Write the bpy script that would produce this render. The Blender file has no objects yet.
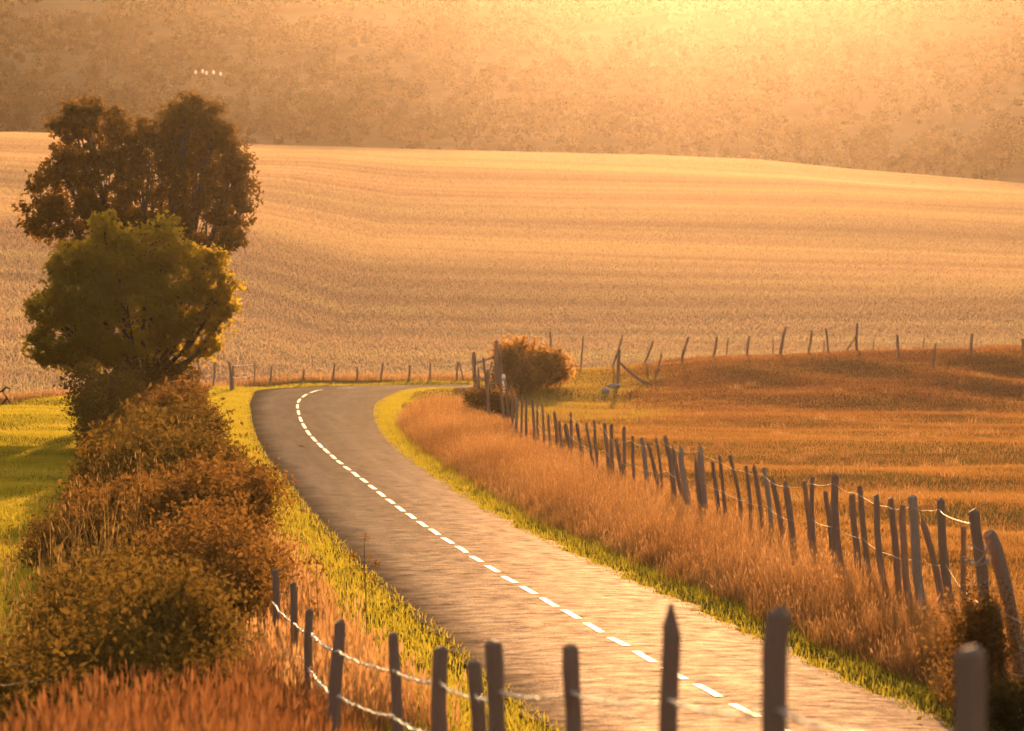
import bpy, math, random
import numpy as np
from mathutils import Vector
R = math.radians
rng = np.random.default_rng(7)
random.seed(7)
sc = bpy.context.scene
COL = sc.collection

# ------------------------------------------------------------------ camera
FPX, HOR, CAMZ = 3840.0, 297.0, 4.6
cam = bpy.data.cameras.new('camera'); camo = bpy.data.objects.new('camera', cam); COL.objects.link(camo)
cam.sensor_fit = 'HORIZONTAL'; cam.sensor_width = 36.0; cam.lens = 135.0
cam.clip_start = 0.5; cam.clip_end = 6000
camo.location = (0, 0, CAMZ)
camo.rotation_euler = (R(90) - math.atan((365.5 - HOR) / FPX), 0, 0)
cam.dof.use_dof = True; cam.dof.focus_distance = 75.0; cam.dof.aperture_fstop = 3.8
sc.camera = camo

def gnd(px, py, z=0.0):
    """photo pixel -> point (x, y) on level ground at height z"""
    s = (py - HOR) / (CAMZ - z)
    return ((px - 512) / s, FPX / s)
def at(px, py, d):
    """photo pixel at a known distance -> (x, y, z)"""
    return ((px - 512) * d / FPX, d, CAMZ - (py - HOR) * d / FPX)
def sstep(a, b, x):
    t = np.clip((x - a) / (b - a), 0, 1); return t * t * (3 - 2 * t)

# ------------------------------------------------------------------ mesh helpers
def mesh_np(name, V, F, mat=None, parent=None, attr=None, smooth=False):
    V = np.asarray(V, dtype=np.float32); F = np.asarray(F, dtype=np.int32)
    me = bpy.data.meshes.new(name)
    k = F.shape[1]; M = len(F)
    me.vertices.add(len(V)); me.vertices.foreach_set('co', V.ravel())
    me.loops.add(M * k); me.loops.foreach_set('vertex_index', F.ravel())
    me.polygons.add(M)
    me.polygons.foreach_set('loop_start', np.arange(0, M * k, k, dtype=np.int32))
    me.polygons.foreach_set('loop_total', np.full(M, k, dtype=np.int32))
    if smooth: me.polygons.foreach_set('use_smooth', np.ones(M, dtype=bool))
    if attr:
        for an, av in attr.items():
            a = me.attributes.new(an, 'FLOAT', 'POINT'); a.data.foreach_set('value', np.asarray(av, dtype=np.float32))
    me.update(calc_edges=True); me.validate()
    o = bpy.data.objects.new(name, me); COL.objects.link(o)
    if mat: me.materials.append(mat)
    if parent: o.parent = parent
    return o

class MB:
    """collects tubes / boxes with quads + tris into one mesh"""
    def __init__(s): s.v = []; s.f = []
    def tube(s, pts, rad, n=7, noise=0.0, cap=True):
        pts = [Vector(p) for p in pts]
        if not hasattr(rad, '__len__'): rad = [rad] * len(pts)
        base = len(s.v)
        ph = [1 + noise * random.uniform(-1, 1) for _ in range(n)]
        for i, p in enumerate(pts):
            t = (pts[min(i + 1, len(pts) - 1)] - pts[max(i - 1, 0)]).normalized()
            a = Vector((1, 0, 0)) if abs(t.x) < .8 else Vector((0, 1, 0))
            u = t.cross(a).normalized(); w = t.cross(u)
            for k in range(n):
                an = 2 * math.pi * k / n
                r = rad[i] * ph[k] * (1 + noise * .4 * random.uniform(-1, 1))
                s.v.append(p + (u * math.cos(an) + w * math.sin(an)) * r)
        for i in range(len(pts) - 1):
            for k in range(n):
                a = base + i * n + k; b = base + i * n + (k + 1) % n
                s.f.append((a, b, b + n, a + n))
        if cap:
            s.f.append(tuple(base + k for k in range(n))[::-1])
            s.f.append(tuple(base + (len(pts) - 1) * n + k for k in range(n)))
    def build(s, name, mat, parent=None, smooth=False):
        me = bpy.data.meshes.new(name)
        me.from_pydata([tuple(v) for v in s.v], [], s.f); me.materials.append(mat)
        if smooth:
            for p in me.polygons: p.use_smooth = True
        o = bpy.data.objects.new(name, me); COL.objects.link(o)
        if parent: o.parent = parent
        return o

def tag(o, label=None, cat=None, group=None, kind=None):
    if label: o['label'] = label
    if cat: o['category'] = cat
    if group: o['group'] = group
    if kind: o['kind'] = kind
    return o
def empty(name, loc=(0, 0, 0)):
    o = bpy.data.objects.new(name, None); COL.objects.link(o); o.location = loc; return o
def seat(root):
    """children were built in world coordinates: bring them under the thing's base"""
    off = root.location.copy()
    for ch in root.children:
        ch.location = ch.location - off

# ------------------------------------------------------------------ materials
def newmat(name):
    m = bpy.data.materials.new(name); m.use_nodes = True
    nt = m.node_tree; nt.nodes.clear()
    out = nt.nodes.new('ShaderNodeOutputMaterial')
    return m, nt, out
def N(nt, typ, **kw):
    n = nt.nodes.new(typ)
    for k, v in kw.items(): setattr(n, k, v)
    return n
def noise(nt, scale, detail=4, rough=.6, vec=None, stretch=None):
    n = N(nt, 'ShaderNodeTexNoise'); n.inputs['Scale'].default_value = scale
    n.inputs['Detail'].default_value = detail; n.inputs['Roughness'].default_value = rough
    tc = N(nt, 'ShaderNodeTexCoord')
    if stretch:
        mp = N(nt, 'ShaderNodeMapping'); mp.inputs['Scale'].default_value = stretch
        nt.links.new(tc.outputs['Object'], mp.inputs['Vector']); nt.links.new(mp.outputs['Vector'], n.inputs['Vector'])
    else: nt.links.new(tc.outputs['Object'], n.inputs['Vector'])
    return n
def ramp(nt, src, stops):
    r = N(nt, 'ShaderNodeValToRGB'); cr = r.color_ramp
    while len(cr.elements) > 1: cr.elements.remove(cr.elements[-1])
    cr.elements[0].position = stops[0][0]; cr.elements[0].color = (*stops[0][1], 1)
    for p, c in stops[1:]:
        e = cr.elements.new(p); e.color = (*c, 1)
    nt.links.new(src, r.inputs['Fac']); return r
def mixc(nt, fac, a, b):
    m = N(nt, 'ShaderNodeMix', data_type='RGBA')
    if isinstance(fac, float): m.inputs[0].default_value = fac
    else: nt.links.new(fac, m.inputs[0])
    for i, c in ((6, a), (7, b)):
        if isinstance(c, tuple): m.inputs[i].default_value = (*c, 1)
        else: nt.links.new(c, m.inputs[i])
    return m.outputs[2]

def leafmat(name, stops, trans, tfac=.5, rough=.6):
    """thin leaf: reflects its colour, lets tinted light through; colour varies leaf by leaf"""
    m, nt, out = newmat(name)
    at_ = N(nt, 'ShaderNodeAttribute', attribute_name='v')
    c = ramp(nt, at_.outputs['Fac'], stops)
    p = N(nt, 'ShaderNodeBsdfDiffuse')
    nt.links.new(c.outputs['Color'], p.inputs['Color'])
    t = N(nt, 'ShaderNodeBsdfTranslucent')
    tc = mixc(nt, .5, c.outputs['Color'], trans)
    nt.links.new(tc, t.inputs['Color'])
    mx = N(nt, 'ShaderNodeMixShader'); mx.inputs[0].default_value = tfac
    nt.links.new(p.outputs[0], mx.inputs[1]); nt.links.new(t.outputs[0], mx.inputs[2])
    nt.links.new(mx.outputs[0], out.inputs['Surface'])
    return m

M = {}
M['oak_leaf'] = leafmat('oak_leaf', [(0, (.045, .040, .010)), (.5, (.075, .066, .014)), (1, (.13, .095, .018))], (.42, .20, .025), .38)
M['maple_leaf'] = leafmat('maple_leaf', [(0, (.055, .055, .010)), (.6, (.095, .090, .014)), (1, (.17, .13, .02))], (.95, .66, .04), .58)
M['bramble_leaf'] = leafmat('bramble_leaf', [(0, (.035, .028, .008)), (.5, (.085, .062, .015)), (1, (.18, .11, .028))], (.32, .19, .035), .38)
M['russet_leaf'] = leafmat('russet_leaf', [(0, (.055, .032, .012)), (.5, (.125, .070, .022)), (1, (.25, .14, .04))], (.40, .20, .04), .42)
M['hill_leaf'] = leafmat('hill_leaf', [(0, (.018, .017, .008)), (.5, (.05, .042, .018)), (1, (.13, .095, .036))], (.13, .09, .03), .16)
M['dry_grass'] = leafmat('dry_grass', [(0, (.22, .10, .040)), (.5, (.36, .19, .075)), (1, (.52, .34, .15))], (.55, .30, .11), .5)
M['red_grass'] = leafmat('red_grass', [(0, (.16, .075, .034)), (.5, (.29, .145, .060)), (1, (.54, .33, .14))], (.52, .265, .085), .47)
M['weed_stalk'] = leafmat('weed_stalk', [(0, (.10, .065, .025)), (.5, (.18, .12, .04)), (1, (.34, .22, .08))], (.45, .28, .08), .45)
M['bank_blade'] = leafmat('bank_blade', [(0, (.09, .04, .018)), (.5, (.17, .08, .034)), (1, (.32, .165, .075))], (.42, .165, .06), .42)
M['lime_grass'] = leafmat('lime_grass', [(0, (.18, .14, .03)), (.6, (.27, .21, .04)), (1, (.38, .28, .07))], (.6, .45, .07), .5)
M['amber_leaf'] = leafmat('amber_leaf', [(0, (.12, .06, .018)), (.5, (.24, .12, .035)), (1, (.38, .20, .06))], (.80, .42, .08), .58)
M['russet_blade'] = leafmat('russet_blade', [(0, (.08, .032, .014)), (.5, (.15, .062, .026)), (1, (.30, .15, .06))], (.32, .13, .04), .40)
M['green_grass'] = leafmat('green_grass', [(0, (.13, .125, .014)), (.6, (.22, .20, .022)), (1, (.38, .29, .05))], (.66, .56, .05), .58)
M['pasture_grass'] = leafmat('pasture_grass', [(0, (.11, .050, .022)), (.55, (.20, .098, .038)), (1, (.38, .235, .07))], (.58, .30, .075), .5)
M['stubble'] = leafmat('stubble', [(0, (.34, .21, .14)), (.5, (.48, .335, .21)), (1, (.56, .45, .22))], (.64, .45, .26), .5)

def woodmat(name, a, b):
    m, nt, out = newmat(name)
    n1 = noise(nt, 9, 5, .65, stretch=(7, 7, .7)); n2 = noise(nt, 2.3, 3)
    c = ramp(nt, n1.outputs['Fac'], [(.25, a), (.7, b)])
    c2 = mixc(nt, n2.outputs['Fac'], c.outputs['Color'], tuple(x * .62 for x in b))
    p = N(nt, 'ShaderNodeBsdfPrincipled'); p.inputs['Roughness'].default_value = .8
    nt.links.new(c2, p.inputs['Base Color'])
    bp = N(nt, 'ShaderNodeBump'); bp.inputs['Strength'].default_value = .6; bp.inputs['Distance'].default_value = .012
    nt.links.new(n1.outputs['Fac'], bp.inputs['Height']); nt.links.new(bp.outputs[0], p.inputs['Normal'])
    nt.links.new(p.outputs[0], out.inputs['Surface']); return m
M['post_wood'] = woodmat('post_wood', (.21, .11, .06), (.47, .295, .19))
M['pale_wood'] = woodmat('pale_wood', (.30, .21, .15), (.54, .41, .31))
M['bark'] = woodmat('bark', (.03, .02, .013), (.09, .062, .04))
def plain(name, col, rough=.5, metal=0.0, trans=None):
    m, nt, out = newmat(name)
    n1 = noise(nt, 6, 4)
    c = ramp(nt, n1.outputs['Fac'], [(.3, tuple(x * .75 for x in col)), (.7, col)])
    p = N(nt, 'ShaderNodeBsdfPrincipled'); p.inputs['Roughness'].default_value = rough; p.inputs['Metallic'].default_value = metal
    nt.links.new(c.outputs['Color'], p.inputs['Base Color'])
    if trans:
        t = N(nt, 'ShaderNodeBsdfTranslucent'); t.inputs['Color'].default_value = (*trans, 1)
        mx = N(nt, 'ShaderNodeMixShader'); mx.inputs[0].default_value = .6
        nt.links.new(p.outputs[0], mx.inputs[1]); nt.links.new(t.outputs[0], mx.inputs[2]); nt.links.new(mx.outputs[0], out.inputs['Surface'])
    else: nt.links.new(p.outputs[0], out.inputs['Surface'])
    return m
M['wire'] = plain('wire', (.62, .52, .42), .5, .7)
M['bright_wire'] = plain('bright_wire', (.92, .86, .76), .34, .9)
M['stone'] = plain('stone', (.5, .47, .42), .85)
M['white_plastic'] = plain('white_plastic', (.72, .72, .72), .45, trans=(.8, .8, .8))
M['insulator'] = plain('insulator', (.8, .8, .8), .2, trans=(.9, .9, .9))

# ------------------------------------------------------------------ the road, traced on the level ground
c_px = [(323, 390), (307.6, 394.6), (299, 401), (297, 407), (298.5, 415), (301, 423), (309, 436.4), (322, 449.6), (343, 468),
        (369, 487), (387, 502.4), (417.7, 524.5), (440, 539.5), (466.4, 556), (495.3, 576), (512, 585.5), (540, 601),
        (559, 613), (579.5, 623), (603, 639), (631, 654), (663, 673), (697, 693), (735, 711), (765, 726)]
l_px = [(520, 380.6), (457, 382.6), (380, 382.6), (320, 383.4), (285, 385), (262, 388), (250, 395), (246, 407), (249.4, 429), (259, 454), (278, 479.5), (297, 501.5), (315.5, 523.5), (334, 545.5), (353, 561),
        (378, 586), (405, 609), (440, 640), (490, 686), (540, 727)]
r_px = [(520, 385), (460, 387.5), (410, 393), (386, 399), (378, 405), (377, 415), (383, 431), (397, 448), (422.5, 467), (444.5, 482.6), (466.5, 498.4), (491.7, 514),
        (523, 530), (554.6, 544), (590, 560), (637, 583), (681, 601), (722, 618), (763, 639), (795, 656), (839, 677), (856, 686), (941, 722)]
def resample(P, n):
    P = np.array(P); d = np.r_[0, np.cumsum(np.hypot(*np.diff(P, axis=0).T))]
    t = np.linspace(0, d[-1], n); return np.c_[np.interp(t, d, P[:, 0]), np.interp(t, d, P[:, 1])]
def smooth(P, k, it=1):
    P = P.copy()
    for _ in range(it):
        Q = P.copy()
        for i in range(1, len(P) - 1):
            a, b = max(0, i - k), min(len(P), i + k + 1); h = min(i - a, b - 1 - i)
            Q[i] = P[i - h:i + h + 1].mean(axis=0)
        P = Q
    return P
Cg = [gnd(*p) for p in c_px]
# the far leg runs off to the right behind the bank; the near leg runs on past the camera's bank
far_leg = [(70, 210), (40, 203), (20, 199.5), (5, 197.8), (-3, 197), (-7, 195.5)]
near_dir = np.array(Cg[-1]) - np.array(Cg[-6]); near_dir /= np.hypot(*near_dir)
near_leg = [tuple(np.array(Cg[-1]) + near_dir * s) for s in (8, 16, 24, 32, 42, 56)]
CENTER = smooth(resample(far_leg + Cg + near_leg, 640), 7, 2)
T = np.gradient(CENTER, axis=0); T /= np.hypot(T[:, 0], T[:, 1])[:, None]
NL = np.c_[T[:, 1], -T[:, 0]]            # right of travel towards camera = photo-left is negative of this
Lg = smooth(resample([gnd(*p) for p in l_px], 400), 8, 2); Rg = smooth(resample([gnd(*p) for p in r_px], 400), 8, 2)
def side_width(E):
    w = np.full(len(CENTER), np.nan)
    for i, (c, n) in enumerate(zip(CENTER, NL)):
        d = E - c; along = d @ T[i]; lat = d @ n
        j = np.argmin(np.hypot(d[:, 0], d[:, 1]))
        k = np.where(np.abs(along) < 1.2)[0]
        if len(k):
            k = k[np.argmin(np.abs(lat[k]))]; w[i] = abs(lat[k])
    return w
def fixw(w):
    w = np.clip(w, 1.7, 4.2); i = np.arange(len(w)); ok = ~np.isnan(w)
    w = np.interp(i, i[ok], w[ok])
    for _ in range(6): w = np.convolve(np.pad(w, 9, mode='edge'), np.ones(19) / 19, 'valid')
    return w
WL, WR = fixw(side_width(Lg)), fixw(side_width(Rg))
# which sign of NL is photo-left?
mid = 450
SGN = -1 if NL[mid, 0] > 0 else 1
EL = CENTER + NL * (SGN * WL)[:, None]; ER = CENTER - NL * (SGN * WR)[:, None]
_o = np.argsort(EL[300:, 1]); ELy, ELx = EL[300:, 1][_o], EL[300:, 0][_o]
_o2 = np.argsort(ER[300:, 1]); ERy, ERx = ER[300:, 1][_o2], ER[300:, 0][_o2]
def road_dist(x, y):
    """distance beyond the road's edge (negative on the road)"""
    x = np.asarray(x, float); y = np.asarray(y, float); out = np.full(x.shape, 99.0)
    sub = np.where((y < 235) & (np.abs(x) < 80))[0] if x.ndim else None
    cs, ws = CENTER[::3], np.maximum(WL, WR)[::3]
    for ch in np.array_split(sub, max(1, len(sub) // 4000)):
        d = np.hypot(x[ch, None] - cs[None, :, 0], y[ch, None] - cs[None, :, 1])
        j = d.argmin(axis=1); c = CENTER[::3][j]; n = NL[::3][j] * SGN
        lat = (x[ch] - c[:, 0]) * n[:, 0] + (y[ch] - c[:, 1]) * n[:, 1]
        out[ch] = d[np.arange(len(ch)), j] - np.where(lat > 0, WL[::3][j], WR[::3][j])
    return out

# ------------------------------------------------------------------ lie of the land
def sines(x, y, seeds, wl, amp, sx=1.0):
    r = np.random.default_rng(seeds); z = 0
    for _ in range(5):
        a = r.uniform(0, 2 * math.pi); w = wl * r.uniform(.6, 1.6); ph = r.uniform(0, 6.28)
        z = z + np.sin((x * math.cos(a) / sx + y * math.sin(a)) * 2 * math.pi / w + ph)
    return z * amp / 2.2
def field_start(x): return np.interp(x, [-60, -21.8, -15.4, -11, 0, 40], [150, 166, 191, 206.5, 207, 206])
def crest_z(x): return np.interp(x, [-160, -66, -58, -33, 0, 17, 32, 44, 67, 160], [27.5, 26.6, 26.2, 24.6, 24.0, 23.6, 22.9, 21.6, 19.7, 15])
CREST = 520.0
def mound(x, y):
    top = np.interp(x, [-2, 1, 4, 9, 23, 60], [0, .75, 1.05, 1.6, 2.15, 2.4])
    return top * sstep(150, 177, y + .05 * sines(x, y, 3, 7, 12)) * (1 - sstep(181, 188, y))
def near_bank(x, y):
    h = np.interp(y, [-40, 0, 11, 14, 19, 24, 32, 40, 47], [2.9, 2.9, 2.35, 2.15, 1.6, 1.1, .55, .2, 0])
    return h * sstep(.2, 2.9, np.interp(y, ELy, ELx) - x)
def height(x, y, rd=None):
    x = np.asarray(x, float); y = np.asarray(y, float)
    if rd is None: rd = road_dist(x, y)
    fs = field_start(x)
    off = sstep(.0, 2.2, rd)
    infield = sstep(-4, 6, y - fs)
    und = (sines(x, y, 11, 7, .042, 1.3) + sines(x, y, 12, 19, .10, 1.6) + sines(x, y, 13, 2.6, .010)) * off * (1 - infield)
    z = und + .06 * sstep(0, 1.6, rd) * (1 - infield) - .035 * (rd < 0.35)
    z = z + mound(x, y) + near_bank(x, y)
    t = (y - fs) / (CREST - fs)
    tc = np.clip(t, 0, 1)
    zf = crest_z(x) * (1 - (1 - tc) ** 1.22) + (sines(x, y, 21, 90, .35, 1.5) * sstep(0, .2, tc)) - np.maximum(0, y - CREST) * .22
    hill = 8 + .182 * (np.minimum(y, 1030) - 560) - .25 * np.maximum(y - 1030, 0) + sines(x, y, 31, 130, 2.2) + sines(x, y, 32, 48, .9)
    far = np.where(y > CREST, np.maximum(zf, hill), zf)
    return z + np.where(y > fs, far, 0)
def h1(x, y): return float(height(np.array([x]), np.array([y]))[0])

def grow(a, b, s0, g):
    out = [a]; s = s0
    while out[-1] < b: out.append(out[-1] + s); s *= g
    return np.array(out)
xs = np.arange(-36, 36.01, .5); xr = grow(36, 420, .8, 1.07)[1:]
xs = np.r_[-xr[::-1], xs, xr]
ys = np.r_[-grow(8, 120, .8, 1.15)[::-1], np.arange(-7.6, 236, .42), grow(236, 1320, .8, 1.012)[1:]]
X, Y = np.meshgrid(xs, ys); xf, yf = X.ravel(), Y.ravel()
rd = road_dist(xf, yf); Z = height(xf, yf, rd)
nx, ny = len(xs), len(ys)
idx = np.arange(nx * ny).reshape(ny, nx)
F = np.stack([idx[:-1, :-1], idx[:-1, 1:], idx[1:, 1:], idx[1:, :-1]], -1).reshape(-1, 4)
fs = field_start(xf)
A_field = sstep(-.6, .6, yf - fs) * (yf < 575); A_hill = (yf >= 575) * 1.0
A_brown = np.clip(np.clip(mound(xf, yf) / .7, 0, 1) + .8 * sstep(118, 166, yf + sines(xf, yf, 55, 14, 9, 3)) * (yf < 185), 0, 1) * sstep(3.2, 5.5, xf) * (rd > 2) * (yf < field_start(xf) - 2)
A_past = sstep(1, 5, xf - np.interp(yf, [40, 60, 80, 110, 150, 170], [6.5, 6.2, 4.2, 2, 0, 3])) * (rd > 2) * (yf > 30)
A_dry = sstep(.9, 1.5, rd) * (1 - sstep(3.2, 4.2, rd)) * (yf < 150) * (xf > -2.5) * (rd < 90)

def groundmat():
    m, nt, out = newmat('ground_cover')
    A = lambda n: N(nt, 'ShaderNodeAttribute', attribute_name=n).outputs['Fac']
    nb = noise(nt, .35, 5, .6, stretch=(.5, 1, 1)); nfine = noise(nt, 9, 5, .7)
    grass = ramp(nt, nb.outputs['Fac'], [(.30, (.12, .11, .02)), (.5, (.19, .155, .032)), (.68, (.28, .19, .06))])
    g2 = mixc(nt, nfine.outputs['Fac'], grass.outputs['Color'], (.07, .06, .02))
    # ploughed / cut field: bands along the drilling direction, tonal patches
    tc = N(nt, 'ShaderNodeTexCoord'); mp = N(nt, 'ShaderNodeMapping')
    mp.inputs['Rotation'].default_value = (0, 0, R(-9)); mp.inputs['Scale'].default_value = (.012, 1, 1)
    nt.links.new(tc.outputs['Object'], mp.inputs['Vector'])
    rows = N(nt, 'ShaderNodeTexNoise'); rows.inputs['Scale'].default_value = .24; rows.inputs['Detail'].default_value = 6; rows.inputs['Roughness'].default_value = .75
    nt.links.new(mp.outputs[0], rows.inputs['Vector'])
    patch = noise(nt, .012, 3, .5, stretch=(1, 1.8, 1))
    fc = ramp(nt, rows.outputs['Fac'], [(.30, (.36, .25, .16)), (.5, (.44, .31, .20)), (.68, (.50, .36, .22))])
    pc = ramp(nt, patch.outputs['Fac'], [(.38, (.40, .24, .13)), (.60, (.42, .34, .14))])
    fc2 = mixc(nt, .45, fc.outputs['Color'], pc.outputs['Color'])
    pg = ramp(nt, nb.outputs['Fac'], [(.32, (.17, .11, .035)), (.5, (.27, .17, .05)), (.66, (.26, .20, .045))])
    g2 = mixc(nt, A('past'), g2, pg.outputs['Color'])
    c = mixc(nt, A('field'), g2, fc2)
    br = ramp(nt, nb.outputs['Fac'], [(.3, (.10, .05, .024)), (.7, (.19, .10, .045))])
    c = mixc(nt, A('brown'), c, br.outputs['Color'])
    c = mixc(nt, A('dry'), c, (.16, .085, .035))
    hc = ramp(nt, noise(nt, .02, 5, .6).outputs['Fac'], [(.35, (.13, .095, .05)), (.65, (.27, .19, .10))])
    c = mixc(nt, A('hill'), c, hc.outputs['Color'])
    p = N(nt, 'ShaderNodeBsdfDiffuse'); p.inputs['Roughness'].default_value = .5
    nt.links.new(c, p.inputs['Color'])
    hsum = N(nt, 'ShaderNodeMath', operation='ADD')
    rsc = N(nt, 'ShaderNodeMath', operation='MULTIPLY'); rsc.inputs[1].default_value = .8
    nt.links.new(rows.outputs['Fac'], rsc.inputs[0])
    rm = N(nt, 'ShaderNodeMath', operation='MULTIPLY'); nt.links.new(rsc.outputs[0], rm.inputs[0]); nt.links.new(A('field'), rm.inputs[1])
    nt.links.new(rm.outputs[0], hsum.inputs[0]); nt.links.new(nfine.outputs['Fac'], hsum.inputs[1])
    bp = N(nt, 'ShaderNodeBump'); bp.inputs['Strength'].default_value = .5; bp.inputs['Distance'].default_value = .10
    nt.links.new(hsum.outputs[0], bp.inputs['Height']); nt.links.new(bp.outputs[0], p.inputs['Normal'])
    sh = N(nt, 'ShaderNodeBsdfSheen'); sh.inputs['Roughness'].default_value = .6; nt.links.new(c, sh.inputs['Color']); nt.links.new(bp.outputs[0], sh.inputs['Normal'])
    mx = N(nt, 'ShaderNodeMixShader'); sf = N(nt, 'ShaderNodeMath', operation='MULTIPLY'); sf.inputs[1].default_value = .4; nt.links.new(A('field'), sf.inputs[0])
    nt.links.new(sf.outputs[0], mx.inputs[0]); nt.links.new(p.outputs[0], mx.inputs[1]); nt.links.new(sh.outputs[0], mx.inputs[2])
    nt.links.new(mx.outputs[0], out.inputs['Surface']); return m
g = mesh_np('ground', np.c_[xf, yf, Z], F, groundmat(), attr={'field': A_field, 'hill': A_hill, 'brown': A_brown, 'dry': A_dry, 'past': A_past}, smooth=True)
tag(g, 'rolling farmland ground with stubble field rising behind the road', 'ground', kind='structure')

# road sheet
GLOSS = .029
def roadmat():
    m, nt, out = newmat('asphalt')
    u = N(nt, 'ShaderNodeAttribute', attribute_name='lat').outputs['Fac']      # 0 left edge .. 1 right edge
    xm = N(nt, 'ShaderNodeAttribute', attribute_name='across').outputs['Fac']; sm = N(nt, 'ShaderNodeAttribute', attribute_name='along').outputs['Fac']
    cv = N(nt, 'ShaderNodeCombineXYZ'); nt.links.new(xm, cv.inputs[0]); nt.links.new(sm, cv.inputs[1])
    def rn(sx, sy, det, ro=.65):
        mp = N(nt, 'ShaderNodeMapping'); mp.inputs['Scale'].default_value = (sx, sy, 1); nt.links.new(cv.outputs[0], mp.inputs['Vector'])
        n = N(nt, 'ShaderNodeTexNoise'); n.inputs['Scale'].default_value = 1; n.inputs['Detail'].default_value = det; n.inputs['Roughness'].default_value = ro
        nt.links.new(mp.outputs[0], n.inputs['Vector']); return n.outputs['Fac']
    worn, grain, patch, chips = rn(2.2, .10, 5), rn(26, 7, 4, .75), rn(.5, .16, 4), rn(75, 22, 2, .8)
    blot = rn(2.4, 3.2, 6, .72)
    base = ramp(nt, worn, [(.30, (.130, .098, .076)), (.5, (.182, .138, .106)), (.70, (.245, .190, .145))])
    pr = ramp(nt, patch, [(.42, (0, 0, 0)), (.50, (1, 1, 1))])
    c = mixc(nt, .3, base.outputs['Color'], mixc(nt, pr.outputs[0], (.13, .105, .085), (.20, .165, .135)))
    def mul(a_, src, lo, hi):
        q = ramp(nt, src, [(.34, (lo,) * 3), (.66, (hi,) * 3)]); k = N(nt, 'ShaderNodeMix', data_type='RGBA', blend_type='MULTIPLY'); k.inputs[0].default_value = 1
        nt.links.new(a_, k.inputs[6]); nt.links.new(q.outputs[0], k.inputs[7]); return k.outputs[2]
    c = mul(mul(mul(c, grain, .7, 1.25), chips, .75, 1.2), blot, .84, 1.13)
    wt = ramp(nt, u, [(.12, (.86,) * 3), (.24, (1.16, 1.14, 1.11)), (.36, (.92,) * 3), (.5, (.84,) * 3), (.62, (.94,) * 3), (.75, (1.16, 1.14, 1.11)), (.88, (.86,) * 3)])
    mu2 = N(nt, 'ShaderNodeMix', data_type='RGBA', blend_type='MULTIPLY'); mu2.inputs[0].default_value = 1
    nt.links.new(c, mu2.inputs[6]); nt.links.new(wt.outputs[0], mu2.inputs[7])
    # a strip of newer, darker asphalt along the left edge, mud along both margins
    wob = N(nt, 'ShaderNodeMath', operation='MULTIPLY_ADD'); wob.inputs[1].default_value = .12; nt.links.new(patch, wob.inputs[0]); nt.links.new(u, wob.inputs[2])
    el = ramp(nt, wob.outputs[0], [(0, (1, 1, 1)), (.12, (1, 1, 1)), (.23, (0, 0, 0)), (1, (0, 0, 0))])
    c3 = mixc(nt, el.outputs[0], mu2.outputs[2], (.060, .047, .040))
    er = ramp(nt, u, [(0, (1, 1, 1)), (.03, (0, 0, 0)), (.95, (0, 0, 0)), (1, (1, 1, 1))])
    c4 = mixc(nt, er.outputs[0], c3, (.10, .065, .035))
    p = N(nt, 'ShaderNodeBsdfDiffuse'); p.inputs['Roughness'].default_value = .6
    nt.links.new(c4, p.inputs['Color'])
    gl = N(nt, 'ShaderNodeBsdfGlossy'); gl.inputs['Color'].default_value = (.95, .80, .62, 1); gl.inputs['Roughness'].default_value = .5
    ad = N(nt, 'ShaderNodeMath', operation='MULTIPLY_ADD'); ad.inputs[1].default_value = .5
    nt.links.new(chips, ad.inputs[0]); nt.links.new(grain, ad.inputs[2])
    bp = N(nt, 'ShaderNodeBump'); bp.inputs['Strength'].default_value = .45; bp.inputs['Distance'].default_value = .02
    nt.links.new(ad.outputs[0], bp.inputs['Height']); nt.links.new(bp.outputs[0], p.inputs['Normal']); nt.links.new(bp.outputs[0], gl.inputs['Normal'])
    gf = N(nt, 'ShaderNodeMapRange'); gf.inputs[1].default_value = .02; gf.inputs[2].default_value = .2; gf.inputs[3].default_value = .010; gf.inputs[4].default_value = GLOSS
    nt.links.new(u, gf.inputs[0])
    gr = N(nt, 'ShaderNodeMapRange'); gr.inputs[1].default_value = .35; gr.inputs[2].default_value = .68; gr.inputs[3].default_value = .35; gr.inputs[4].default_value = 1.9
    nt.links.new(blot, gr.inputs[0]); gm = N(nt, 'ShaderNodeMath', operation='MULTIPLY'); nt.links.new(gf.outputs[0], gm.inputs[0]); nt.links.new(gr.outputs[0], gm.inputs[1])
    mx = N(nt, 'ShaderNodeMixShader'); nt.links.new(gm.outputs[0], mx.inputs[0])
    nt.links.new(p.outputs[0], mx.inputs[1]); nt.links.new(gl.outputs[0], mx.inputs[2])
    nt.links.new(mx.outputs[0], out.inputs['Surface']); return m
K = 15
lat = np.linspace(-1, 1, K); RV, RA, RX, RS = [], [], [], []
dd = np.r_[0, np.cumsum(np.hypot(*np.diff(CENTER, axis=0).T))]
for i in range(len(CENTER)):
    jl = .09 * math.sin(dd[i] * 1.7) * math.sin(dd[i] * .61 + 1) + .05 * math.sin(dd[i] * 4.1); jr = .11 * math.sin(dd[i] * 1.3 + 2) * math.sin(dd[i] * .47) + .06 * math.sin(dd[i] * 3.7 + 1)
    for u in lat:
        w = (WL[i] + jl) * -u if u < 0 else -(WR[i] + jr) * u
        p = CENTER[i] + NL[i] * SGN * w
        RV.append((p[0], p[1], .012 + .05 * (1 - u * u) + .010 * math.sin(p[1] * 1.9 + p[0]) * math.sin(p[1] * .53 + 2 * u) * (1 - u ** 4)))
        RA.append((u + 1) / 2); RX.append(-w); RS.append(dd[i])
ri = np.arange(len(CENTER) * K).reshape(-1, K)
RF = np.stack([ri[:-1, :-1], ri[:-1, 1:], ri[1:, 1:], ri[1:, :-1]], -1).reshape(-1, 4)
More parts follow.
